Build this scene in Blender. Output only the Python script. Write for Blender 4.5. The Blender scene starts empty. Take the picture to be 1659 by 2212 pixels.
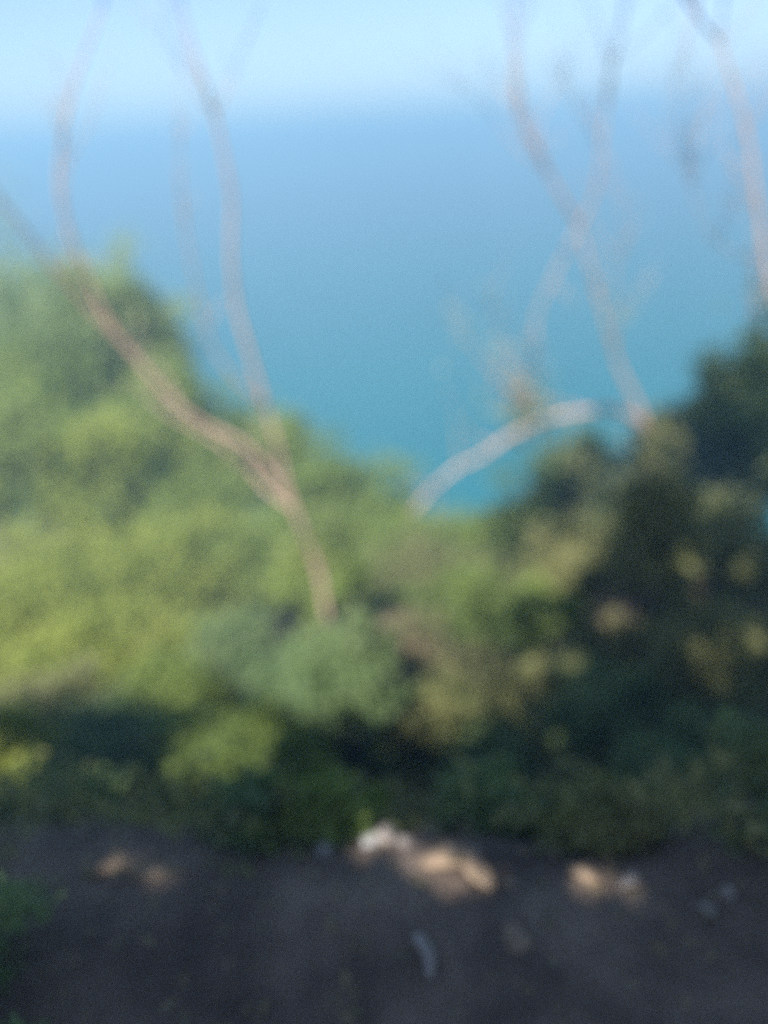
import bpy, math, random
import numpy as np
from mathutils import Vector, Matrix, noise
R = math.radians
random.seed(7); rng = np.random.default_rng(7)
S = bpy.context.scene
C = S.collection

# ------------------------------------------------------------------ camera
TANV = 0.649                      # half height of the view at unit distance
PITCH, ROLL = R(25.3), R(3.4)
F = Vector((0, math.cos(PITCH), -math.sin(PITCH)))
R0 = Vector((1, 0, 0)); U0 = Vector((0, math.sin(PITCH), math.cos(PITCH)))
RT = R0*math.cos(ROLL) - U0*math.sin(ROLL)
UP = R0*math.sin(ROLL) + U0*math.cos(ROLL)
cam_d = bpy.data.cameras.new('camera'); cam = bpy.data.objects.new('camera', cam_d); C.objects.link(cam)
m = Matrix((RT, UP, -F)).transposed().to_4x4(); cam.matrix_world = m
cam_d.sensor_fit = 'VERTICAL'; cam_d.sensor_height = 24.0
cam_d.lens = 12.0/TANV
cam_d.clip_start = 0.02; cam_d.clip_end = 20000
cam_d.dof.use_dof = True                       # the photograph is badly out of focus
FOCUS, APERTURE = 1.0, 0.042
cam_d.dof.focus_distance = FOCUS
cam_d.dof.aperture_fstop = cam_d.lens/1000/APERTURE
S.camera = cam

# ------------------------------------------------------------------ light
SUN_EL, SUN_AZ = R(47), R(206)                 # azimuth clockwise from +Y; sun stands behind and to the left
TOSUN = Vector((math.sin(SUN_AZ)*math.cos(SUN_EL), math.cos(SUN_AZ)*math.cos(SUN_EL), math.sin(SUN_EL)))
W = bpy.data.worlds.new('World'); S.world = W; W.use_nodes = True
nt = W.node_tree; nt.nodes.clear()
sky = nt.nodes.new('ShaderNodeTexSky'); sky.sky_type = 'NISHITA'; sky.sun_disc = False
sky.sun_elevation = SUN_EL; sky.sun_rotation = SUN_AZ
sky.air_density = 1.0; sky.dust_density = .5; sky.ozone_density = 3.0
bg = nt.nodes.new('ShaderNodeBackground'); bg.inputs[1].default_value = 0.092
wo = nt.nodes.new('ShaderNodeOutputWorld')
tint = nt.nodes.new('ShaderNodeMix'); tint.data_type = 'RGBA'; tint.blend_type = 'MULTIPLY'; tint.inputs[0].default_value = 1
tint.inputs[7].default_value = (.96, .90, .96, 1); nt.links.new(sky.outputs[0], tint.inputs[6])   # the photograph's cool white balance
nt.links.new(tint.outputs[2], bg.inputs[0]); nt.links.new(bg.outputs[0], wo.inputs[0])
sl = bpy.data.lights.new('sun', 'SUN'); sl.energy = 5.0; sl.angle = R(0.53); sl.color = (1, .95, .87)
sun = bpy.data.objects.new('sun', sl); C.objects.link(sun)
sun.rotation_euler = TOSUN.to_track_quat('Z', 'Y').to_euler()
S.view_settings.view_transform = 'Standard'; S.view_settings.look = 'None'
S.view_settings.exposure = 1.2; S.view_settings.gamma = 1.0
S.cycles.max_bounces = 6; S.cycles.transparent_max_bounces = 16
S.cycles.use_denoising = False                # keep the photograph's fine grain

SEA_Z = -10.0

# ------------------------------------------------------------------ helpers
def at(px, py, Y):
    """point at forward distance Y seen at (px,py) of the 1659x2212 view: how real places were measured off"""
    u = (px/1659-.5)*2*TANV*.75; v = (.5-py/2212)*2*TANV
    D = F + RT*u + UP*v
    return D*(Y/D.y)

def sstep(a, b, x):
    t = max(0., min(1., (x-a)/(b-a))); return t*t*(3-2*t)

PROF_Y = [-1e3, 0, .35, .8, 1.5, 2.5, 4.0, 6.0, 8.0, 10.0, 14.0, 22.0, 60, 300]
PROF_Z = [0, 0, -.05, -.75, -1.45, -1.95, -2.45, -2.85, -3.5, -4.8, -8.3, -15.3, -48, -300]
def ground_z(x, y):
    """level path, then a bank falling to the slope of bushes and the shore"""
    d = y-(1.22-.10*x+.26*noise.noise(Vector((x*1.3, 0, 4))))
    z = -1.6
    if d > -.5:
        z += float(sum(np.interp(d+k*.5*min(1, max(.15, d*.4)), PROF_Y, PROF_Z) for k in (-1, -.5, 0, .5, 1)))/5
        z += .20*max(0., -x-1.5)*sstep(2, 9, y)            # the slope stands higher on the left
        z += .10*max(0., x-2.0)*sstep(3, 9, y)
        z += .14*noise.noise(Vector((x*.45, y*.45, 0)))*max(0, min(d, 3))
    else:
        z += max(0., (-y-3)*.35)                           # bank behind
    z += .05*noise.noise(Vector((x*1.3, y*1.3, 3.1))) + .02*noise.noise(Vector((x*5, y*5, 1.7)))
    return max(z, SEA_Z-6)

def tag(o, label=None, cat=None, group=None, kind=None):
    if label: o['label'] = label
    if cat: o['category'] = cat
    if group: o['group'] = group
    if kind: o['kind'] = kind
    return o

def empty(name, loc, label, cat, group=None):
    o = bpy.data.objects.new(name, None); C.objects.link(o); o.location = loc; o.empty_display_size = .2
    return tag(o, label, cat, group)

def mesh_obj(name, verts, faces, mat, parent=None, smooth=False, origin=(0, 0, 0)):
    me = bpy.data.meshes.new(name)
    v = np.asarray(verts, dtype=np.float32).reshape(-1, 3) - np.asarray(origin, dtype=np.float32)
    me.from_pydata(v.tolist(), [], faces if isinstance(faces, list) else faces.tolist())
    me.materials.append(mat)
    if smooth: me.polygons.foreach_set('use_smooth', [True]*len(me.polygons))
    me.update()
    o = bpy.data.objects.new(name, me); C.objects.link(o)
    if parent is not None:
        o.parent = parent
    else:
        o.location = origin
    return o

# ------------------------------------------------------------------ materials
def mat_new(name):
    m = bpy.data.materials.new(name); m.use_nodes = True
    t = m.node_tree; t.nodes.clear()
    return m, t, t.nodes.new('ShaderNodeOutputMaterial')

def ramp(t, fac, stops):
    r = t.nodes.new('ShaderNodeValToRGB'); e = r.color_ramp.elements
    while len(e) < len(stops): e.new(.5)
    for i, (p, c) in enumerate(stops): e[i].position = p; e[i].color = (*c, 1)
    t.links.new(fac, r.inputs[0]); return r.outputs[0]

def noise_tex(t, scale, detail=4, rough=.6):
    g = t.nodes.new('ShaderNodeNewGeometry')
    n = t.nodes.new('ShaderNodeTexNoise'); n.inputs['Scale'].default_value = scale
    n.inputs['Detail'].default_value = detail; n.inputs['Roughness'].default_value = rough
    t.links.new(g.outputs['Position'], n.inputs['Vector']); return n.outputs['Fac']

def leaf_mat(name, c0, c1, c2, transl=.35, patch=.35):
    m, t, out = mat_new(name)
    g = t.nodes.new('ShaderNodeNewGeometry')
    mx = t.nodes.new('ShaderNodeMath'); mx.operation = 'MULTIPLY_ADD'
    n = noise_tex(t, 1.1, 4)
    t.links.new(g.outputs['Random Per Island'], mx.inputs[0]); mx.inputs[1].default_value = .45
    t.links.new(n, mx.inputs[2])
    sub = t.nodes.new('ShaderNodeMath'); sub.operation = 'SUBTRACT'; sub.inputs[1].default_value = .22
    t.links.new(mx.outputs[0], sub.inputs[0])
    col0 = ramp(t, sub.outputs[0], [(.25, c0), (.5, c1), (.8, c2)])
    pt = ramp(t, noise_tex(t, .75, 5), [(.35, (.10, .16, .05)), (.5, (.25, .33, .08)), (.65, (.33, .33, .11))])
    mb = t.nodes.new('ShaderNodeMix'); mb.data_type = 'RGBA'; mb.inputs[0].default_value = patch
    t.links.new(col0, mb.inputs[6]); t.links.new(pt, mb.inputs[7]); col = mb.outputs[2]
    p = t.nodes.new('ShaderNodeBsdfPrincipled'); p.inputs['Roughness'].default_value = .5
    p.inputs['Specular IOR Level'].default_value = .35
    t.links.new(col, p.inputs['Base Color'])
    tr = t.nodes.new('ShaderNodeBsdfTranslucent'); t.links.new(col, tr.inputs[0])
    mix = t.nodes.new('ShaderNodeMixShader'); mix.inputs[0].default_value = transl
    t.links.new(p.outputs[0], mix.inputs[1]); t.links.new(tr.outputs[0], mix.inputs[2])
    t.links.new(mix.outputs[0], out.inputs[0]); return m

def solid_mat(name, stops, scale, rough=.85, bump=.0, bscale=20, bdist=.02):
    m, t, out = mat_new(name)
    p = t.nodes.new('ShaderNodeBsdfPrincipled'); p.inputs['Roughness'].default_value = rough
    t.links.new(ramp(t, noise_tex(t, scale, 6), stops), p.inputs['Base Color'])
    if bump:
        b = t.nodes.new('ShaderNodeBump'); b.inputs['Strength'].default_value = bump; b.inputs['Distance'].default_value = bdist
        t.links.new(noise_tex(t, bscale, 6), b.inputs['Height']); t.links.new(b.outputs[0], p.inputs['Normal'])
    t.links.new(p.outputs[0], out.inputs[0]); return m

M = {
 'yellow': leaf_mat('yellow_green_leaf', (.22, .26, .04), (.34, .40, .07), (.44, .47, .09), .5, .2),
 'green':  leaf_mat('fresh_green_leaf', (.13, .19, .04), (.22, .30, .065), (.31, .38, .085), .5),
 'blue':   leaf_mat('grey_green_leaf', (.20, .27, .11), (.30, .38, .16), (.38, .45, .20), .5),
 'dark':   leaf_mat('dark_green_leaf', (.05, .08, .06), (.08, .12, .08), (.11, .16, .10), .3, .1),  # darkest leaf colour, for some bushes on the right
 'deep':   leaf_mat('deep_green_leaf', (.08, .14, .07), (.13, .21, .10), (.18, .27, .13), .45),
 'olive':  leaf_mat('olive_leaf', (.15, .145, .065), (.24, .22, .10), (.31, .28, .14), .45),
 'dry':    leaf_mat('dry_brown_leaf', (.13, .11, .06), (.21, .17, .09), (.28, .23, .13), .3, 0),
 'pale':   leaf_mat('pale_leaf', (.22, .24, .14), (.32, .34, .22), (.45, .46, .33), .3, 0),
 'bark':   solid_mat('pinkish_bark', [(.3, (.38, .24, .18)), (.6, (.54, .37, .29)), (.8, (.62, .46, .38))], 9, .8, .5, 60, .01),
 'dark_bark': solid_mat('dark_bark', [(.3, (.05, .04, .035)), (.7, (.14, .11, .09))], 12, .9, .5, 60, .01),
 'stone':  solid_mat('pale_stone', [(.3, (.18, .155, .14)), (.55, (.30, .26, .235)), (.8, (.42, .38, .35))], 14, .8, .5, 40, .01),
 'tan_stone': solid_mat('tan_stone', [(.3, (.16, .11, .075)), (.55, (.25, .18, .12)), (.8, (.33, .26, .18))], 10, .85, .5, 40, .01),
 'grey_stone': solid_mat('grey_stone', [(.3, (.20, .20, .20)), (.6, (.36, .35, .34)), (.8, (.5, .49, .47))], 12, .8, .5, 40, .01),
}

SOIL = [(.35, (.075, .053, .040)), (.48, (.135, .098, .074)), (.6, (.20, .148, .112)), (.72, (.28, .21, .16))]
def ground_material():
    m, t, out = mat_new('soil_and_scrub')
    p = t.nodes.new('ShaderNodeBsdfPrincipled'); p.inputs['Roughness'].default_value = .95
    a = ramp(t, noise_tex(t, 3.2, 6), SOIL)
    g = ramp(t, noise_tex(t, 2.2, 5), [(.4, (.06, .10, .035)), (.7, (.13, .17, .06))])
    f = ramp(t, noise_tex(t, .55, 4), [(.42, (0, 0, 0)), (.58, (1, 1, 1))])
    mx = t.nodes.new('ShaderNodeMix'); mx.data_type = 'RGBA'
    gy = t.nodes.new('ShaderNodeNewGeometry'); sp = t.nodes.new('ShaderNodeSeparateXYZ'); t.links.new(gy.outputs['Position'], sp.inputs[0])
    mr = t.nodes.new('ShaderNodeMapRange'); mr.inputs[1].default_value = 1.5; mr.inputs[2].default_value = 2.6; t.links.new(sp.outputs[1], mr.inputs[0])
    mm = t.nodes.new('ShaderNodeMath'); mm.operation = 'MULTIPLY'; t.links.new(f, mm.inputs[0]); t.links.new(mr.outputs[0], mm.inputs[1])
    t.links.new(mm.outputs[0], mx.inputs[0]); t.links.new(a, mx.inputs[6]); t.links.new(g, mx.inputs[7])
    t.links.new(mx.outputs[2], p.inputs['Base Color'])
    b = t.nodes.new('ShaderNodeBump'); b.inputs['Strength'].default_value = .8; b.inputs['Distance'].default_value = .04
    t.links.new(noise_tex(t, 25, 8), b.inputs['Height']); t.links.new(b.outputs[0], p.inputs['Normal'])
    t.links.new(p.outputs[0], out.inputs[0]); return m

def path_material():
    return solid_mat('trodden_soil', SOIL, 3.2, .95, .8, 25, .03)

def sea_material():
    m, t, out = mat_new('sea_water')
    p = t.nodes.new('ShaderNodeBsdfPrincipled'); p.inputs['Roughness'].default_value = .22
    p.inputs['IOR'].default_value = 1.33
    t.links.new(ramp(t, noise_tex(t, .012, 4), [(.35, (.001, .135, .15)), (.65, (.001, .175, .18))]), p.inputs['Base Color'])
    b = t.nodes.new('ShaderNodeBump'); b.inputs['Strength'].default_value = .5; b.inputs['Distance'].default_value = .3
    t.links.new(noise_tex(t, .9, 6), b.inputs['Height']); t.links.new(b.outputs[0], p.inputs['Normal'])
    t.links.new(p.outputs[0], out.inputs[0]); return m

# ------------------------------------------------------------------ setting
def build_ground():
    xs = np.unique(np.concatenate([np.linspace(-120, -12, 40), np.linspace(-12, 12, 150), np.linspace(12, 120, 40)]))
    ys = np.unique(np.concatenate([np.linspace(-40, -3, 14), np.linspace(-3, 14, 130), np.linspace(14, 110, 70)]))
    V = [(x, y, ground_z(x, y)) for y in ys for x in xs]
    n = len(xs)
    Fc = [(j*n+i, j*n+i+1, (j+1)*n+i+1, (j+1)*n+i) for j in range(len(ys)-1) for i in range(n-1)]
    g = mesh_obj('ground', V, Fc, ground_material(), smooth=True); tag(g, kind='structure')
    # the trodden path along the top of the slope, laid 6 mm over the ground
    V, Fc = [], []; xs = np.linspace(-9, 9, 140); q = 18
    for x in xs:
        e = 1.12-.10*x + .26*noise.noise(Vector((x*1.3, 0, 4)))+.05*noise.noise(Vector((x*5, 0, 2)))
        for k in range(q):
            y = -1.2+(e+1.2)*k/(q-1); V.append((x, y, ground_z(x, y)+(.008 if k < q-2 else -.006)))
    for i in range(len(xs)-1):
        for k in range(q-1):
            a = i*q+k; Fc.append((a, a+q, a+q+1, a+1))
    tag(mesh_obj('path', V, Fc, path_material(), smooth=True), kind='structure')
    # sea
    V = [(0, 60, SEA_Z)]; Fc = []; rings = [30, 60, 120, 250, 500, 1000, 2000, 4000, 6500]; k = 96
    for r in rings:
        V += [(r*math.cos(2*math.pi*i/k), 60+r*math.sin(2*math.pi*i/k), SEA_Z) for i in range(k)]
    for i in range(k): Fc.append((0, 1+i, 1+(i+1) % k))
    for j in range(len(rings)-1):
        for i in range(k):
            a, b = 1+j*k+i, 1+j*k+(i+1) % k; Fc.append((a, a+k, b+k, b))
    tag(mesh_obj('sea', V, Fc, sea_material(), smooth=True), kind='structure')

# ------------------------------------------------------------------ growth
def leaves(centres, size, n_each, spread, squash=1.0, rg=rng):
    """leaf-sized quads in loose clumps round the given centres"""
    cs = np.repeat(np.asarray(centres, float), n_each, axis=0); n = len(cs)
    p = cs + rg.normal(size=(n, 3))*spread*np.array([1, 1, squash])
    nr = rg.normal(size=(n, 3))*.55+np.array([-.25, -.45, .75])      # blades turn their faces to the light
    a = np.cross(nr, rg.normal(size=(n, 3))); a /= np.linalg.norm(a, axis=1)[:, None]
    b = np.cross(a, nr); b /= np.linalg.norm(b, axis=1)[:, None]
    L = size*rg.uniform(.6, 1.35, n)[:, None]; w = L*rg.uniform(.28, .42, n)[:, None]
    c = np.cross(a, b)*L*.12
    V = np.stack([p-a*L, p+b*w+c, p+a*L, p-b*w+c], axis=1).reshape(-1, 3)
    Fc = np.arange(4*n).reshape(-1, 4)
    return V, Fc

def tube(V, Fc, pts, rads, sides=7):
    pts = [Vector(p) for p in pts]; base = len(V)
    up = Vector((0.13, .97, .2))
    for i, p in enumerate(pts):
        d = (pts[min(i+1, len(pts)-1)]-pts[max(i-1, 0)])
        if d.length < 1e-6: d = Vector((0, 0, 1))
        d.normalize(); s = d.cross(up)
        if s.length < .05: s = d.cross(Vector((1, 0, 0)))
        s.normalize(); t = d.cross(s)
        for k in range(sides):
            a = 2*math.pi*k/sides; r = rads[i]*(1+.10*math.sin(3*a+i*.7))
            V.append(tuple(p + s*math.cos(a)*r + t*math.sin(a)*r))
    for i in range(len(pts)-1):
        for k in range(sides):
            a = base+i*sides+k; b = base+i*sides+(k+1) % sides
            Fc.append((a, b, b+sides, a+sides))
    Fc.append(tuple(base+k for k in range(sides))[::-1]); e = base+(len(pts)-1)*sides
    Fc.append(tuple(e+k for k in range(sides)))

def spline(P, per=6):
    P = [Vector(p) for p in P]; out = []
    Q = [P[0]*2-P[1]]+P+[P[-1]*2-P[-2]]
    for i in range(1, len(Q)-2):
        for k in range(per):
            t = k/per
            a, b, c, d = Q[i-1:i+3]
            out.append(.5*((2*b)+(c-a)*t+(2*a-5*b+4*c-d)*t*t+(3*b-a-3*c+d)*t**3))
    out.append(P[-1]); return out

def twig(V, Fc, p, d, length, r, depth=2, sides=4, rnd=random):
    pts = [p]; dd = d.normalized(); n = 5
    for i in range(n):
        dd = (dd + Vector((rnd.gauss(0, .16), rnd.gauss(0, .16), rnd.gauss(.05, .12)))).normalized()
        pts.append(pts[-1]+dd*length/n)
    tube(V, Fc, pts, [r*(1-.75*i/n) for i in range(n+1)], sides)
    if depth > 0:
        for k in range(rnd.choice((2, 3))):
            j = rnd.randint(1, n-1)
            nd = (dd + Vector((rnd.gauss(0, .6), rnd.gauss(0, .5), rnd.gauss(.1, .5)))).normalized()
            twig(V, Fc, pts[j], nd, length*rnd.uniform(.4, .7), r*.55, depth-1, 3, rnd)

THICK = .31
def limb(name, path, r0, r1, Y0, Y1, parent, origin, mat, twigs=0, tl=.5, taper=1.0, foot=None, sides=9):
    """path: measured (px,py) pairs; Y0..Y1 forward distance along it"""
    n = len(path)
    P = [at(x, y, Y0+(Y1-Y0)*i/(n-1)) for i, (x, y) in enumerate(path)]
    if foot is not None: P = [Vector(f) for f in foot]+P
    Q = spline(P, 6); V, Fc = [], []
    m_ = len(Q); r0 *= THICK; r1 *= THICK*.6
    rads = [r0+(r1-r0)*(i/(m_-1))**taper for i in range(m_)]
    Q = [q+Vector((noise.noise(q*6), noise.noise(q*6+Vector((9, 0, 0))), 0))*rads[i]*.5 for i, q in enumerate(Q)]
    tube(V, Fc, Q, rads, sides)
    for k in range(twigs):
        j = random.randint(int(m_*.25), m_-2); d = Q[j+1]-Q[j]
        d = d.normalized()*.7+Vector((random.gauss(0, .6), random.gauss(0, .4), random.uniform(0, .6)))
        twig(V, Fc, Q[j], d, tl*random.uniform(.5, 1.2), rads[j]*.28+.0015, 1)
    return mesh_obj(name, V, Fc, mat, parent, smooth=True, origin=origin), Q

def crown_centres(c, rx, ry, rz, n, seed):
    """clump centres over a lumpy crown: mostly near its skin, some inside, with gaps"""
    out = []; rn = random.Random(seed); off = Vector((rn.random()*50, rn.random()*50, rn.random()*50))
    while len(out) < n:
        d = Vector((rn.gauss(0, 1), rn.gauss(0, 1), rn.gauss(0, 1))).normalized()
        if d.z < -.55: continue
        q = noise.noise(d*1.7+off); q2 = noise.noise(d*4.5+off)
        if q2 < -.28 and rn.random() < .85: continue
        r = (.84+.75*q+.35*q2)*(rn.random()**.30)*rn.uniform(.85, 1.15)
        out.append((c[0]+d.x*rx*r, c[1]+d.y*ry*r, c[2]+d.z*rz*r))
    return out

def shrub(name, px, py, Y, rpx, col, label, cat, group=None, tall=1.0, clumps=70, leaf=.045, dens=55, seed=0, world=None, rad=None, part_labels=None):
    if world is None:
        c = at(px, py, Y); rad = rpx/1659*.9735*c.length*.93
    else: c = Vector(world)
    gz = ground_z(c.x, c.y)
    if c.z-rad*tall*.75 > gz:
        pass
    base = Vector((c.x, c.y, gz-.03))
    t = empty(name, base, label, cat, group)
    cs = crown_centres(c, rad, rad*.9, rad*tall, clumps, seed)
    V, Fc = leaves(cs, leaf, dens, rad*.15, .8, np.random.default_rng(seed+5))
    mesh_obj('foliage', V, Fc, M[col], t, origin=base)
    V, Fc = [], []; rn = random.Random(seed+1)
    for k in range(9):
        tip = Vector(cs[rn.randrange(len(cs))])
        foot = base+Vector((rn.gauss(0, .06), rn.gauss(0, .06), 0))
        mid = foot.lerp(tip, .45)+Vector((rn.gauss(0, .12)*rad, rn.gauss(0, .12)*rad, .12*rad))
        Q = spline([foot, mid, tip], 5)
        r = .012+.02*rad
        tube(V, Fc, Q, [r*(1-.8*i/(len(Q)-1)) for i in range(len(Q))], 6)
    mesh_obj('stem', V, Fc, M['dark_bark'], t, smooth=True, origin=base)
    return t

def stone(name, x, y, size, mat, label, group, seed, cat='stone', sink=.25, rot=0):
    import bmesh
    bm = bmesh.new(); bmesh.ops.create_icosphere(bm, subdivisions=3, radius=1)
    off = Vector((seed*3.7, seed*1.3, 0))
    for v in bm.verts:
        n = v.co.normalized()
        k = 1+.34*noise.noise(n*1.1+off)+.12*noise.noise(n*3+off)
        # a few flat broken faces
        for j in range(4):
            fn = Vector((math.sin(seed+j*2.1), math.cos(seed*1.7+j*1.3), math.sin(j*1.9+seed*.6))).normalized()
            h = n.dot(fn)*k
            if h > .72: k *= .72/h
        v.co = n*k
        v.co.x *= size[0]; v.co.y *= size[1]; v.co.z *= size[2]
    me = bpy.data.meshes.new(name); bm.to_mesh(me); bm.free()
    me.materials.append(M[mat])
    me.polygons.foreach_set('use_smooth', [True]*len(me.polygons))
    o = bpy.data.objects.new(name, me); C.objects.link(o)
    o.location = (x, y, ground_z(x, y)+size[2]*(1-sink)-.01); o.rotation_euler = (0, 0, rot)
    return tag(o, label, cat, group)

def on_ground(px, py):
    """where the sight line of a measured point meets the ground"""
    D = at(px, py, 1.0); t = .3
    while t < 60:
        p = D*t
        if p.z < ground_z(p.x, p.y): return p
        t += .01
    return D*10

build_ground()

# ---- bare trees ----
def tree_left():
    foot = at(722, 1300, 3.8); foot.z = ground_z(foot.x, foot.y); Y = foot.y
    t = empty('bare_tree', foot, 'bare tree left of centre whose leaning trunk forks into long pale limbs over the sea', 'tree')
    B = M['bark']
    trunk = [(700, 1290), (665, 1170), (630, 1085), (600, 960), (572, 870)]
    limb('trunk', trunk, .062, .044, Y, Y-.1, t, foot, B, 0, foot=[foot-Vector((0, 0, .15))], sides=12)
    limb('branch', [(574, 880), (535, 750), (508, 640), (499, 520), (500, 420), (475, 290), (440, 170), (400, 50), (378, -60)], .042, .015, Y-.1, Y-.5, t, foot, B, 3, .4)
    limb('branch', [(622, 1080), (590, 1020), (520, 958), (440, 915), (375, 865), (310, 790), (240, 700), (190, 600), (150, 500), (128, 400), (135, 300), (160, 180), (210, 50), (240, -50)], .05, .014, Y, Y-.6, t, foot, B, 4, .4)
    limb('branch', [(632, 1098), (575, 1055), (520, 990), (440, 935), (360, 890), (290, 830)], .034, .012, Y, Y+.5, t, foot, B, 4, .4)
    limb('branch', [(330, 815), (250, 725), (170, 640), (100, 560), (40, 480), (-20, 400), (-60, 300)], .04, .014, Y-.2, Y-.7, t, foot, B, 3, .4)
    limb('branch', [(570, 872), (520, 830), (465, 760), (438, 680), (412, 560), (392, 440), (388, 330), (380, 230)], .026, .008, Y-.1, Y-.5, t, foot, B, 3, .3)
    return t

def tree_right():
    foot = at(1425, 1200, 4.4); foot.z = ground_z(foot.x, foot.y); Y = foot.y
    t = empty('bare_tree', foot, 'bare tree on the right with a crooked trunk crossing limbs and an arching low branch', 'tree')
    B = M['bark']
    limb('trunk', [(1418, 1120), (1408, 980), (1385, 890), (1345, 810), (1318, 730), (1292, 640), (1265, 545), (1242, 465)], .046, .034, Y, Y-.2, t, foot, B, 3, .4, foot=[foot-Vector((0, 0, .15))], sides=12)
    limb('branch', [(1244, 475), (1205, 410), (1160, 325), (1118, 240), (1110, 100), (1116, -60)], .030, .012, Y-.2, Y-.5, t, foot, B, 9, .6)
    limb('branch', [(1252, 490), (1288, 405), (1304, 280), (1320, 150), (1345, 60), (1352, -60)], .024, .010, Y-.2, Y-.6, t, foot, B, 9, .6)
    limb('branch', [(1242, 505), (1192, 605), (1160, 680), (1150, 770), (1142, 850)], .022, .009, Y-.2, Y-.1, t, foot, B, 5, .35)
    limb('branch', [(1312, 335), (1330, 400), (1345, 470), (1358, 530)], .010, .006, Y-.5, Y-.4, t, foot, B, 3, .25)
    limb('branch', [(1325, 760), (1335, 680), (1328, 610), (1345, 520)], .014, .006, Y-.1, Y-.2, t, foot, B, 4, .3)
    limb('branch', [(1404, 950), (1370, 900), (1310, 885), (1260, 890), (1195, 902), (1110, 938), (1040, 985), (985, 1012), (925, 1065), (890, 1110)], .062, .046, Y, Y-.4, t, foot, B, 4, .3)
    limb('branch', [(995, 1010), (988, 960), (986, 910)], .018, .008, Y-.35, Y-.35, t, foot, B, 1, .2)
    # sprays of pale leaves still on the tree
    cs = [at(*q, Y-.3) for q in [(1005, 730), (1108, 812), (1060, 650), (975, 690), (1075, 740), (1120, 760), (1060, 850), (1150, 880), (1340, 670), (1100, 860), (1180, 900), (1240, 985), (1380, 930), (1440, 960)]]
    V, Fc = leaves(cs, .020, 12, .07); mesh_obj('foliage', V, Fc, M['pale'], t, origin=foot)
    cs = [at(x+random.gauss(0, 22), y+random.gauss(0, 22), Y+random.uniform(-.3, .2)) for (x, y) in
          [(1240, 985), (1320, 1060), (1400, 930), (1420, 1000), (1390, 1050), (1150, 890), (1110, 860), (1140, 920), (1300, 1080), (1440, 960)] for k in range(5)]
    V, Fc = leaves(cs, .026, 14, .06); mesh_obj('foliage', V, Fc, M['olive'], t, origin=foot)
    cs = [at(*q, Y-.3) for q in [(1005, 730), (1108, 812), (1060, 650), (975, 690), (1075, 740), (1120, 760), (1060, 850), (1150, 880), (1340, 670), (1100, 860)]]
    for c_ in cs[:11]:
        V, Fc = [], []
        c2 = Vector(c_); d = Vector((random.gauss(0, .3), random.gauss(0, .3), 1))
        hub = at(1150, 870, Y-.2) if c2.x < at(1250, 800, Y-.2).x else at(1320, 740, Y-.15)
        Q = spline([hub, hub.lerp(c2, .5)+Vector((0, 0, -.05)), c2], 5)
        tube(V, Fc, Q, [.005*(1-.7*i/(len(Q)-1)) for i in range(len(Q))], 5)
        twig(V, Fc, c2, d, .25, .002, 1)
        mesh_obj('twig', V, Fc, B, t, smooth=True, origin=foot)
    return t

def tree_edge():
    foot = at(1745, 1250, 3.6); foot.z = ground_z(foot.x, foot.y); Y = foot.y
    t = empty('bare_tree', foot, 'bare tree at the right edge of the view, its forked top leaning in from above', 'tree')
    B = M['bark']
    limb('trunk', [(1740, 1150), (1710, 860), (1672, 660), (1650, 545), (1636, 440), (1618, 310), (1600, 230), (1575, 150), (1553, 88)], .050, .022, Y, Y-.1, t, foot, B, 5, .4, foot=[foot-Vector((0, 0, .15))], sides=12)
    limb('branch', [(1553, 88), (1510, 40), (1470, -20), (1440, -80)], .020, .012, Y-.1, Y-.2, t, foot, B, 12, .6)
    limb('branch', [(1554, 92), (1560, 20), (1568, -70)], .015, .010, Y-.1, Y-.1, t, foot, B, 4, .5)
    limb('branch', [(1640, 560), (1590, 548), (1530, 505), (1500, 420), (1480, 310), (1455, 200), (1490, 110)], .010, .004, Y-.1, Y-.4, t, foot, B, 12, .5)
    limb('branch', [(1690, 780), (1640, 700), (1628, 620), (1640, 540)], .012, .006, Y, Y-.3, t, foot, B, 6, .4)
    rn = random.Random(77); cs = []
    for i in range(46):
        q = rn.random(); cs.append(at(1725-120*q*rn.random()-20*q, 1040-430*rn.random()**1.3, Y+rn.uniform(-.25, .3)))
    V, Fc = leaves(cs, .026, 14, .07); mesh_obj('foliage', V, Fc, M['deep'], t, origin=foot)
    return t
tree_left(); tree_right(); tree_edge()

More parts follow.
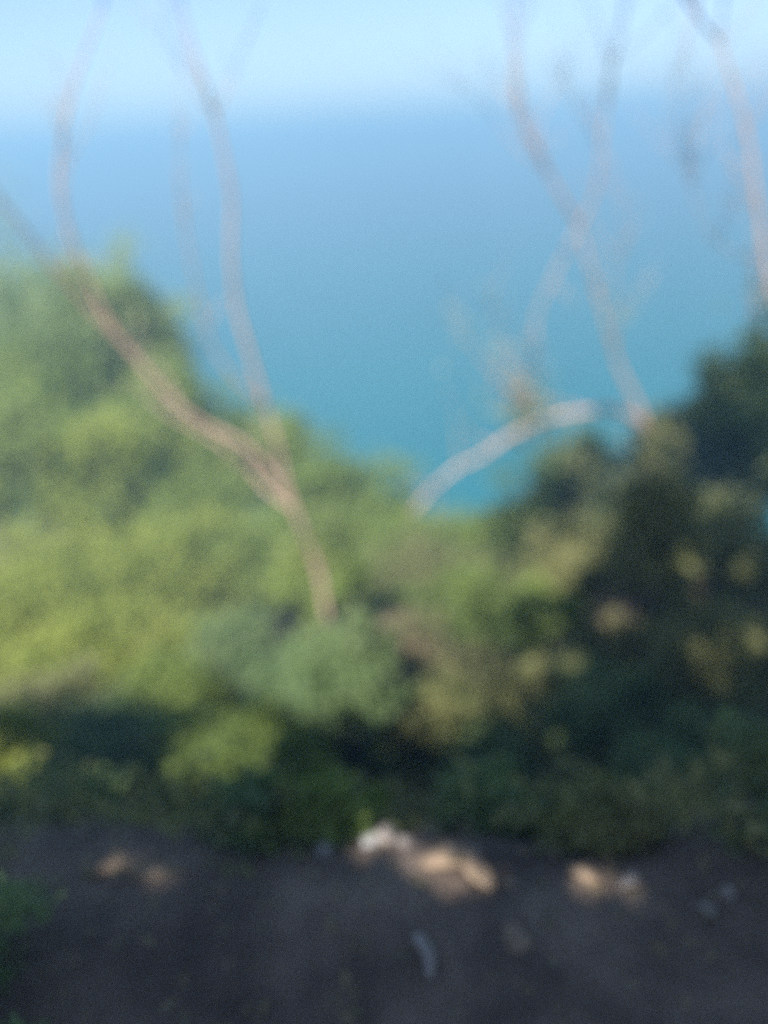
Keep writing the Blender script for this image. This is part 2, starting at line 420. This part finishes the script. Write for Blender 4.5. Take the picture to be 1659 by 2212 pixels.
# ---- shrubs on the slope (measured centre, distance, radius) ----
SH = [
 # name, px, py, Y, rpx, colour, tall, label
 ('shrub', 30, 760, 9.5, 270, 'blue', 1.0, 'tall grey green bush rising highest at the left edge against the sea'),
 ('shrub', 310, 770, 9.0, 120, 'blue', 1.5, 'small grey green bush behind the long left limb of the bare tree'),
 ('shrub', 470, 1020, 8.5, 170, 'green', .8, 'green bush directly beneath the fork of the left bare tree'),
 ('shrub', 690, 1080, 8.0, 150, 'green', .95, 'rounded green bush against the sea just right of the leaning trunk'),
 ('shrub', 160, 1030, 7.0, 200, 'yellow', .8, 'sunny yellow green bush below the tall grey green bush at the left'),
 ('shrub', 330, 1250, 6.0, 200, 'yellow', .75, 'bright yellow green bush in full sun left of the leaning trunk'),
 ('shrub', 560, 1230, 6.2, 140, 'green', .8, 'mid green bush between the bright yellow bush and the trunk'),
 ('shrub', 60, 1330, 5.2, 190, 'yellow', .8, 'yellow green bush at the left edge beside the bright yellow bush'),
 ('shrub', 230, 1440, 4.6, 170, 'yellow', .8, 'lower yellow green bush in sun at the left'),
 ('shrub', 490, 1450, 4.4, 125, 'deep', .95, 'dark green bush just left of the foot of the leaning trunk'),
 ('shrub', 890, 1200, 7.2, 160, 'green', .7, 'green bush in the dip right of the leaning trunk'),
 ('shrub', 1090, 1180, 7.0, 110, 'green', .8, 'light green bush under the arching low branch'),
 ('shrub', 1000, 1340, 5.6, 150, 'green', .7, 'green bush below the light one in the middle of the slope'),
 ('shrub', 1250, 1040, 8.0, 120, 'deep', .7, 'dark bush behind the arching low branch'),
 ('shrub', 1410, 1060, 7.0, 140, 'dark', .8, 'dark bush round the trunk of the right bare tree'),
 ('shrub', 1600, 1010, 6.4, 140, 'dark', .9, 'tall dark bush at the right edge against the sea'),
 ('shrub', 1290, 1230, 5.2, 150, 'olive', .8, 'dark bush in shade below the right bare tree'),
 ('shrub', 1530, 1200, 4.8, 170, 'olive', .8, 'broad shaded bush at the right edge'),
 ('dry_shrub', 1340, 1340, 4.2, 60, 'dry', .6, 'small dry brown bush in a fleck of sun on the right'),
 ('dry_shrub', 1495, 1275, 4.2, 42, 'dry', 1.1, 'little dry bush higher up beside the other brown one'),
 ('dry_shrub', 865, 1480, 3.8, 125, 'dry', .8, 'dry brown bush in the middle right of the trunk foot'),
 ('shrub', 1090, 1480, 4.2, 110, 'olive', .7, 'olive bush right of the dry brown one'),
 ('shrub', 1550, 1420, 3.6, 130, 'olive', .9, 'shaded olive bush at the right edge above the path'),
 ('shrub', 1300, 1560, 3.4, 130, 'deep', .8, 'dark low bush in shade above the two tan stones'),
 ('shrub', 510, 1640, 3.1, 120, 'green', .7, 'ragged green bush hanging over the near slope left of centre'),
 ('shrub', 240, 1660, 3.0, 150, 'deep', .7, 'dark green bush in shade above the path at the left'),
 ('shrub', 10, 1640, 3.0, 90, 'yellow', 1.3, 'yellowish bush cut by the left edge above the path'),
 ('shrub', 800, 1660, 3.3, 110, 'deep', .6, 'dark low bush behind the bright pale stone'),
 ('shrub', 1050, 1650, 3.2, 110, 'deep', .6, 'dark low bush right of the one behind the pale stone'),
 ('shrub', 1560, 1640, 2.9, 110, 'deep', .8, 'dark bush by the right edge just above the path'),
 ('shrub', 735, 1470, 3.2, 120, 'deep', 1.35, 'dark green bush standing in front of the foot of the leaning trunk'),
 ('shrub', 680, 1250, 5.0, 110, 'green', .8, 'green bush behind the leaning trunk of the left bare tree'),
 ('shrub', 640, 1500, 3.6, 110, 'deep', .8, 'dark bush low in front of the dark one by the trunk foot'),
 ('shrub', 920, 1540, 3.5, 130, 'olive', .7, 'olive bush just below the dry brown bush'),
 ('shrub', 1180, 1370, 4.6, 120, 'green', .8, 'green bush left of the small dry brown bush'),
 ('shrub', 120, 1560, 3.7, 130, 'olive', .8, 'olive bush below the lower yellow green bush'),
 ('shrub', 370, 1530, 3.7, 110, 'green', .8, 'green bush under the dark one left of the trunk foot'),
 ('shrub', 120, 860, 8.6, 210, 'green', .8, 'broad green bush filling the slope under the highest bush at the left'),
 ('shrub', 215, 700, 8.9, 130, 'blue', 1.0, 'grey green bush crossed by the long left limb of the bare tree'),
 ('shrub', 340, 930, 8.0, 150, 'green', .8, 'green bush under the long left limb where it bends'),
 ('shrub', 20, 1000, 6.8, 180, 'green', .8, 'green bush at the left edge above the sunny ones'),
 ('shrub', 600, 1000, 8.8, 110, 'green', .9, 'green bush showing between the two forks of the left bare tree'),
 ('shrub', 400, 1130, 6.8, 170, 'green', .7, 'green bush above the bright yellow green one'),
 ('shrub', 250, 1330, 5.4, 170, 'yellow', .8, 'yellow green bush between the upper and lower sunny ones'),
 ('shrub', 780, 1150, 7.6, 110, 'green', .7, 'small green bush at the bottom of the dip against the sea'),
 ('shrub', 930, 1280, 6.2, 150, 'olive', .7, 'olive green bush in the middle of the dip'),
 ('shrub', 1180, 1120, 7.5, 100, 'olive', .6, 'low olive bush behind the light green one under the arching branch'),
 ('shrub', 1500, 950, 7.4, 110, 'dark', .8, 'dark bush between the right bare tree and the edge'),
 ('shrub', 1650, 870, 6.4, 130, 'deep', 1.0, 'dark bush reaching highest at the right edge'),
 ('shrub', 1400, 1180, 5.6, 140, 'olive', .7, 'shaded olive bush below the foot of the right bare tree'),
 ('shrub', 1630, 1330, 4.2, 130, 'olive', .8, 'brownish olive bush at the right edge beside the little dry bush'),
 ('shrub', 1420, 1420, 4.0, 130, 'olive', .7, 'olive bush in front of the small dry brown bush'),
 ('shrub', 1230, 1480, 4.0, 110, 'olive', .7, 'olive bush left of the one before the small dry brown bush'),
 ('shrub', 1405, 1180, 4.0, 95, 'olive', 1.7, 'small olive bush hiding the lower trunk of the right bare tree'),
 ('shrub', 885, 1400, 4.5, 100, 'olive', .8, 'olive bush just above the dry brown bush in the middle'),
 ('shrub', 1420, 1700, 2.6, 100, 'deep', .7, 'low dark bush on the bank above the yellowish tan rock'),
 ('shrub', 640, 1650, 2.9, 90, 'green', .6, 'low green bush joined to the ragged one over the near slope'),
 ('shrub', 380, 1640, 3.0, 100, 'green', .7, 'green bush left of the ragged one over the near slope'),
 ('shrub', 120, 1760, 2.3, 100, 'deep', .7, 'dark low bush on the bank at the left'),
]
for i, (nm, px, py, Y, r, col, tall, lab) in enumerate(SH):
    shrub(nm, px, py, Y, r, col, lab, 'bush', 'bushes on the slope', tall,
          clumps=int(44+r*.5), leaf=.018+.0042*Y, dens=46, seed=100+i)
shrub('shrub', 0, 0, 0, 0, 'deep', 'low leafy bush at the lower left corner beside the path', 'bush', 'bushes on the slope', .9, 60, .022, 40, 501, world=(-.84, .80, -1.54), rad=.15)
for i, (x, y, r, c, lab) in enumerate([(-.42, 1.60, .13, 'deep', 'low dark tuft on the path edge left of the small grey stone'),
        (-.22, 1.58, .15, 'green', 'low tuft spilling over the path edge left of the pale stones'),
        (.22, 1.62, .16, 'deep', 'low dark tuft on the path edge behind the broad tan rock'),
        (.52, 1.50, .14, 'olive', 'low olive tuft at the path edge between the two groups of tan rocks'),
        (1.05, 1.46, .20, 'deep', 'low dark tuft on the path edge at the right')]):
    shrub('shrub', 0, 0, 0, 0, c, lab, 'bush', 'low tufts along the path edge', .7, 50, .024, 34, 520+i, world=(x, y, ground_z(x, y)+r*.45), rad=r)
shrub('shrub', 0, 0, 0, 0, 'deep', 'low dark bush beside the path just above the one in the lower left corner', 'bush', 'bushes on the slope', .8, 60, .020, 40, 502, world=(-1.02, 1.12, -1.52), rad=.19)
# farther down the slope, mostly hidden
k = 0
for i in range(44):
    rn = random.Random(900+i); x = rn.uniform(-26, 22); y = rn.uniform(10, 26)
    z = ground_z(x, y); r = rn.uniform(.9, 1.7)
    if z < SEA_Z+1: continue
    if math.degrees(math.atan2(-(z+r*1.3), y)) < 28 and -5 < x < 7: continue
    shrub('shrub', 0, 0, 0, 0, rn.choice(['green', 'blue', 'deep', 'olive']), 'bush on the lower slope half hidden behind the nearer bushes',
          'bush', 'bushes low on the slope', .8, clumps=45, leaf=.085, dens=26, seed=300+i, world=(x, y, z+r*.6), rad=r)

# ---- undergrowth that nobody could count ----
BARE = [on_ground(x, y) for x, y in [(230, 1862), (290, 1872), (350, 1890), (410, 1905), (890, 1845), (940, 1865), (1000, 1882), (1060, 1902), (842, 1812), (1262, 1896), (1320, 1906)]]
def undergrowth():
    pts, rn = [], random.Random(4)
    while len(pts) < 2200:
        y = 1.3+rn.random()**1.5*14; x = rn.uniform(-1, 1)*(1.5+.75*y)
        e = 1.58-.1*x+.26*noise.noise(Vector((x*1.3, 0, 4)))+.25*noise.noise(Vector((x*2.6, 0, 8)))
        if y < e and rn.random() > .9*math.exp((y-e)/.16): continue
        if noise.noise(Vector((x*.8, y*.8, 5))) < -.05: continue
        if any((x-b.x)**2+(y-b.y)**2 < .17**2 for b in BARE): continue
        pts.append((x, y, ground_z(x, y)+rn.uniform(.03, .16)))
    V, Fc = leaves(pts, .03, 14, .08, .6)
    tag(mesh_obj('undergrowth', V, Fc, M['olive']), 'low green undergrowth covering the slope between the bushes', 'undergrowth', kind='stuff')
    # leaf litter on the path
    n = 1000; pts = []
    for i in range(n):
        x = rn.uniform(-2.6, 2.6); y = rn.uniform(.9, 2.2); pts.append((x, y, ground_z(x, y)+.022))
    r2 = np.random.default_rng(3); p = np.array(pts)
    a = r2.normal(size=(n, 3)); a[:, 2] *= .15; a /= np.linalg.norm(a, axis=1)[:, None]
    b = np.cross(a, np.array([0, 0, 1.])+r2.normal(size=(n, 3))*.15); b /= np.linalg.norm(b, axis=1)[:, None]
    L = r2.uniform(.010, .026, n)[:, None]
    V = np.stack([p-a*L, p+b*L*.4, p+a*L, p-b*L*.4], axis=1).reshape(-1, 3)
    tag(mesh_obj('leaf_litter', V, np.arange(4*n).reshape(-1, 4), M['dry']), 'dry fallen leaves strewn over the dark path', 'leaf litter', kind='stuff')
undergrowth()

# ---- stones, bare patches and sticks along the path edge ----
ST = [ # px, py, size, material, label
 (838, 1812, (.030, .024, .032), 'stone', 'brightest pale stone on the path edge near the middle'),
 (876, 1828, (.026, .020, .018), 'stone', 'pale stone touching the right side of the brightest one'),
 (800, 1822, (.028, .022, .018), 'grey_stone', 'small grey stone just left of the brightest pale stone'),
 (962, 1760, (.020, .018, .018), 'stone', 'small pale stone up the bank above the tan rock'),
 (1312, 1795, (.018, .015, .015), 'stone', 'small pale stone up the bank on the right'),
 (965, 1862, (.070, .036, .022), 'tan_stone', 'broad flat tan rock right of the brightest pale stone'),
 (1030, 1888, (.055, .030, .016), 'tan_stone', 'lower tan rock at the right end of the broad tan one'),
 (1012, 1858, (.040, .012, .014), 'stone', 'thin pale sliver of stone lying on the broad tan rock'),
 (1268, 1895, (.044, .022, .018), 'tan_stone', 'yellowish tan rock on the right part of the path edge'),
 (1358, 1908, (.028, .018, .014), 'stone', 'pale grey stone right of the yellowish tan rock'),
 (1100, 1912, (.018, .014, .010), 'tan_stone', 'tiny reddish stone between the two groups of tan rocks'),
 (1572, 1932, (.017, .015, .015), 'stone', 'small white stone near the right edge, upper of two'),
 (1525, 1966, (.022, .018, .014), 'stone', 'small white stone near the right edge, lower of two'),
 (507, 1815, (.020, .018, .018), 'grey_stone', 'small grey stone on the path edge left of centre'),
 (1115, 2032, (.040, .030, .014), 'tan_stone', 'flat reddish stone in the dark path'),
 (270, 1868, (.09, .030, .016), 'tan_stone', 'long flat brown rock on the left part of the path edge'),
 (340, 1890, (.08, .025, .012), 'tan_stone', 'thin brown rock at the right end of the long flat one'),
 (700, 1835, (.030, .018, .012), 'grey_stone', 'flat grey stone on the path edge left of the pale stones'),
 (1190, 1615, (.016, .014, .014), 'stone', 'tiny pale stone high on the shaded bank'),
]
FLECK = []
for i, (px, py, sz, mt, lab) in enumerate(ST):
    p = on_ground(px, py); FLECK.append((p, i))
    stone('stone', p.x, p.y, sz, mt, lab, 'stones along the path edge', i+1, rot=random.uniform(-.4, .4) if sz[0] > .06 else random.uniform(0, 3))
def stick():
    a, b = on_ground(900, 2030), on_ground(930, 2120); V, Fc = [], []
    a.z += .012; b.z += .012; m1 = a.lerp(b, .5)+Vector((.012, 0, .006))
    Q = spline([a, m1, b], 6); tube(V, Fc, Q, [.010, .013, .014, .013, .012, .013, .014, .013, .012, .011, .010, .009, .006][:len(Q)], 8)
    o = mesh_obj('stick', V, Fc, M['stone'], smooth=True, origin=tuple(a)); tag(o, 'short pale weathered stick lying on the dark path', 'stick')
stick()

# ---- unseen shade trees, added above and behind the viewpoint, crowns shaped to cast shade ----
def blocked_fleck(p):
    """openings cut in the crown to let sun onto chosen ground, bushes and trunks"""
    for g, r in GAPS:
        w = p-g; q = w-TOSUN*w.dot(TOSUN)
        if w.dot(TOSUN) > .5 and q.length < r: return True
    return False
GAPS = [(on_ground(842, 1812), .06), (on_ground(890, 1845), .04), (on_ground(940, 1865), .05), (on_ground(1000, 1882), .05), (on_ground(1060, 1902), .04), (on_ground(780, 1835), .04),
        (on_ground(1262, 1896), .055), (on_ground(1320, 1906), .045), (on_ground(1370, 1915), .03), (on_ground(230, 1862), .02), (on_ground(290, 1872), .03), (on_ground(350, 1890), .025), (on_ground(410, 1905), .01),
        (on_ground(385, 1900), .01), (on_ground(600, 1850), .005), (on_ground(1115, 2032), .012), (on_ground(1312, 1795), .012), (on_ground(915, 2075), .01),
        *[(at(px, py, Y), r) for px, py, Y, r in [(1330, 1330, 4.1, .05), (1370, 1350, 4.1, .03), (1490, 1270, 4.1, .04), (1600, 1250, 4.4, .05), (1640, 1180, 4.4, .03), (1500, 1420, 3.6, .03), (1620, 1400, 3.6, .04), (1550, 1480, 3.4, .02), (1240, 1450, 3.9, .05), (1150, 1440, 3.9, .06), (1580, 1600, 2.8, .02), (1190, 1590, 3.2, .02)]],
        (at(1320, 1060, 6.5), .25), (at(865, 1490, 4.3), .4), (at(510, 1640, 3.0), .22), (at(30, 1650, 2.9), .12), (at(1300, 885, 4.3), .3), (at(1350, 893, 4.35), .3), (at(1400, 940, 4.4), .25), (at(1190, 900, 4.1), .25), (at(980, 1010, 4.0), .25), (at(1500, 300, 3.3), .3),
        (at(1300, 640, 4.3), .35), (at(1090, 760, 4.0), .35), (at(1400, 960, 4.4), .2), (at(1245, 480, 4.2), .3), (at(1350, 820, 4.3), .3), (at(1050, 980, 4.0), .3), (at(1160, 320, 4.0), .3), (at(1640, 400, 3.5), .35)]
def shade_tree(name, foot_xy, targets, label, seed, hmin=5.0, hmax=7.5, n=420):
    rn = random.Random(seed)
    base = Vector((*foot_xy, ground_z(*foot_xy)-.1)); t = empty(name, base, label, 'tree', 'unseen shade trees above the path')
    cs = []
    tries = 0
    while len(cs) < n and tries < 40000:
        tries += 1
        x0, x1, y0, y1 = rn.choice(targets)
        g = Vector((rn.uniform(x0, x1), rn.uniform(y0, y1), 0)); g.z = ground_z(g.x, g.y)+.2
        p = g+TOSUN*rn.uniform(hmin, hmax)
        if p.z < 1.3 or p.z > 3.9: continue
        if p.y > -.5 and p.z/max(p.y+.6, .1) < .24+.05: continue
        cs.append(p)
    V, Fc = leaves(cs, .075, 46, .24, .6, np.random.default_rng(seed))
    # cut sun openings toward the chosen spots
    V = V.reshape(-1, 4, 3); keep = np.ones(len(V), bool); ctr = V.mean(axis=1); s = np.array(TOSUN)
    for g, r in GAPS:
        w = ctr-np.array(g); al = w@s; q = np.linalg.norm(w-al[:, None]*s, axis=1)
        keep &= ~((al > .5) & (q < r+.03))
    V = V[keep]
    mesh_obj('crown', V.reshape(-1, 3), np.arange(len(V)*4).reshape(-1, 4), M['green'], t, origin=base)
    cen = sum(cs, Vector())/len(cs); V, Fc = [], []
    top = Vector((base.x+(cen.x-base.x)*.3, base.y+(cen.y-base.y)*.3, max(.9, cen.z*.6)))
    Q = spline([base, base.lerp(top, .5)+Vector((.1, 0, 0)), top], 8)
    tube(V, Fc, Q, [.16-.07*i/(len(Q)-1) for i in range(len(Q))], 14)
    mesh_obj('trunk', V, Fc, M['dark_bark'], t, smooth=True, origin=base)
    for k in range(9):
        tip = cs[rn.randrange(len(cs))]; V, Fc = [], []
        Q = spline([top-Vector((0, 0, .2)), top.lerp(tip, .5)+Vector((0, 0, .5)), tip], 6)
        ok = all(not (q.y > 0 and q.z/max(q.y, .1) < .22) for q in Q)
        if not ok: continue
        tube(V, Fc, Q, [.07*(1-.85*i/(len(Q)-1)) for i in range(len(Q))], 7)
        mesh_obj('limb', V, Fc, M['dark_bark'], t, smooth=True, origin=base)
# ground areas they shade: the path, and the right half of the slope
shade_tree('shade_tree', (-1.9, -2.6), [(-3, 3, .0, 2.4), (-1.5, 1.5, .3, 1.5), (-2.6, -.6, 2.2, 2.8), (.2, 3, 2.2, 3.0)], 'unseen leafy tree behind the viewpoint, its crown shaped to shade the path', 21, 4.0, 6.0, 1350)
shade_tree('shade_tree', (2.2, -1.8), [(1.05, 4.5, 3.0, 5.5), (1.6, 6.5, 5.0, 8.5), (2.3, 6.0, 6.5, 10)], 'unseen leafy tree at the right of the path, its crown shaped to shade the right hand bushes', 22, 4.5, 10.5, 520)

# ---- sea haze, thickened so it also veils the slope like lens glare ----
def haze():
    m, t, out = mat_new('haze_air')
    v = t.nodes.new('ShaderNodeVolumePrincipled')
    v.inputs['Color'].default_value = (.40, .74, 1.0, 1); v.inputs['Density'].default_value = .018
    v.inputs['Anisotropy'].default_value = .1
    t.links.new(v.outputs[0], out.inputs['Volume'])
    a, zt, zb = 7000, 4.3, SEA_Z-8
    V = [(x, y+60, z) for z in (zb, zt) for (x, y) in ((-a, -a), (a, -a), (a, a), (-a, a))]
    Fc = [(0, 3, 2, 1), (4, 5, 6, 7), (0, 1, 5, 4), (1, 2, 6, 5), (2, 3, 7, 6), (3, 0, 4, 7)]
    tag(mesh_obj('haze', V, Fc, m), 'pale blue sea haze over the water, thickened to veil the slope like lens glare', 'haze', kind='stuff')
haze()
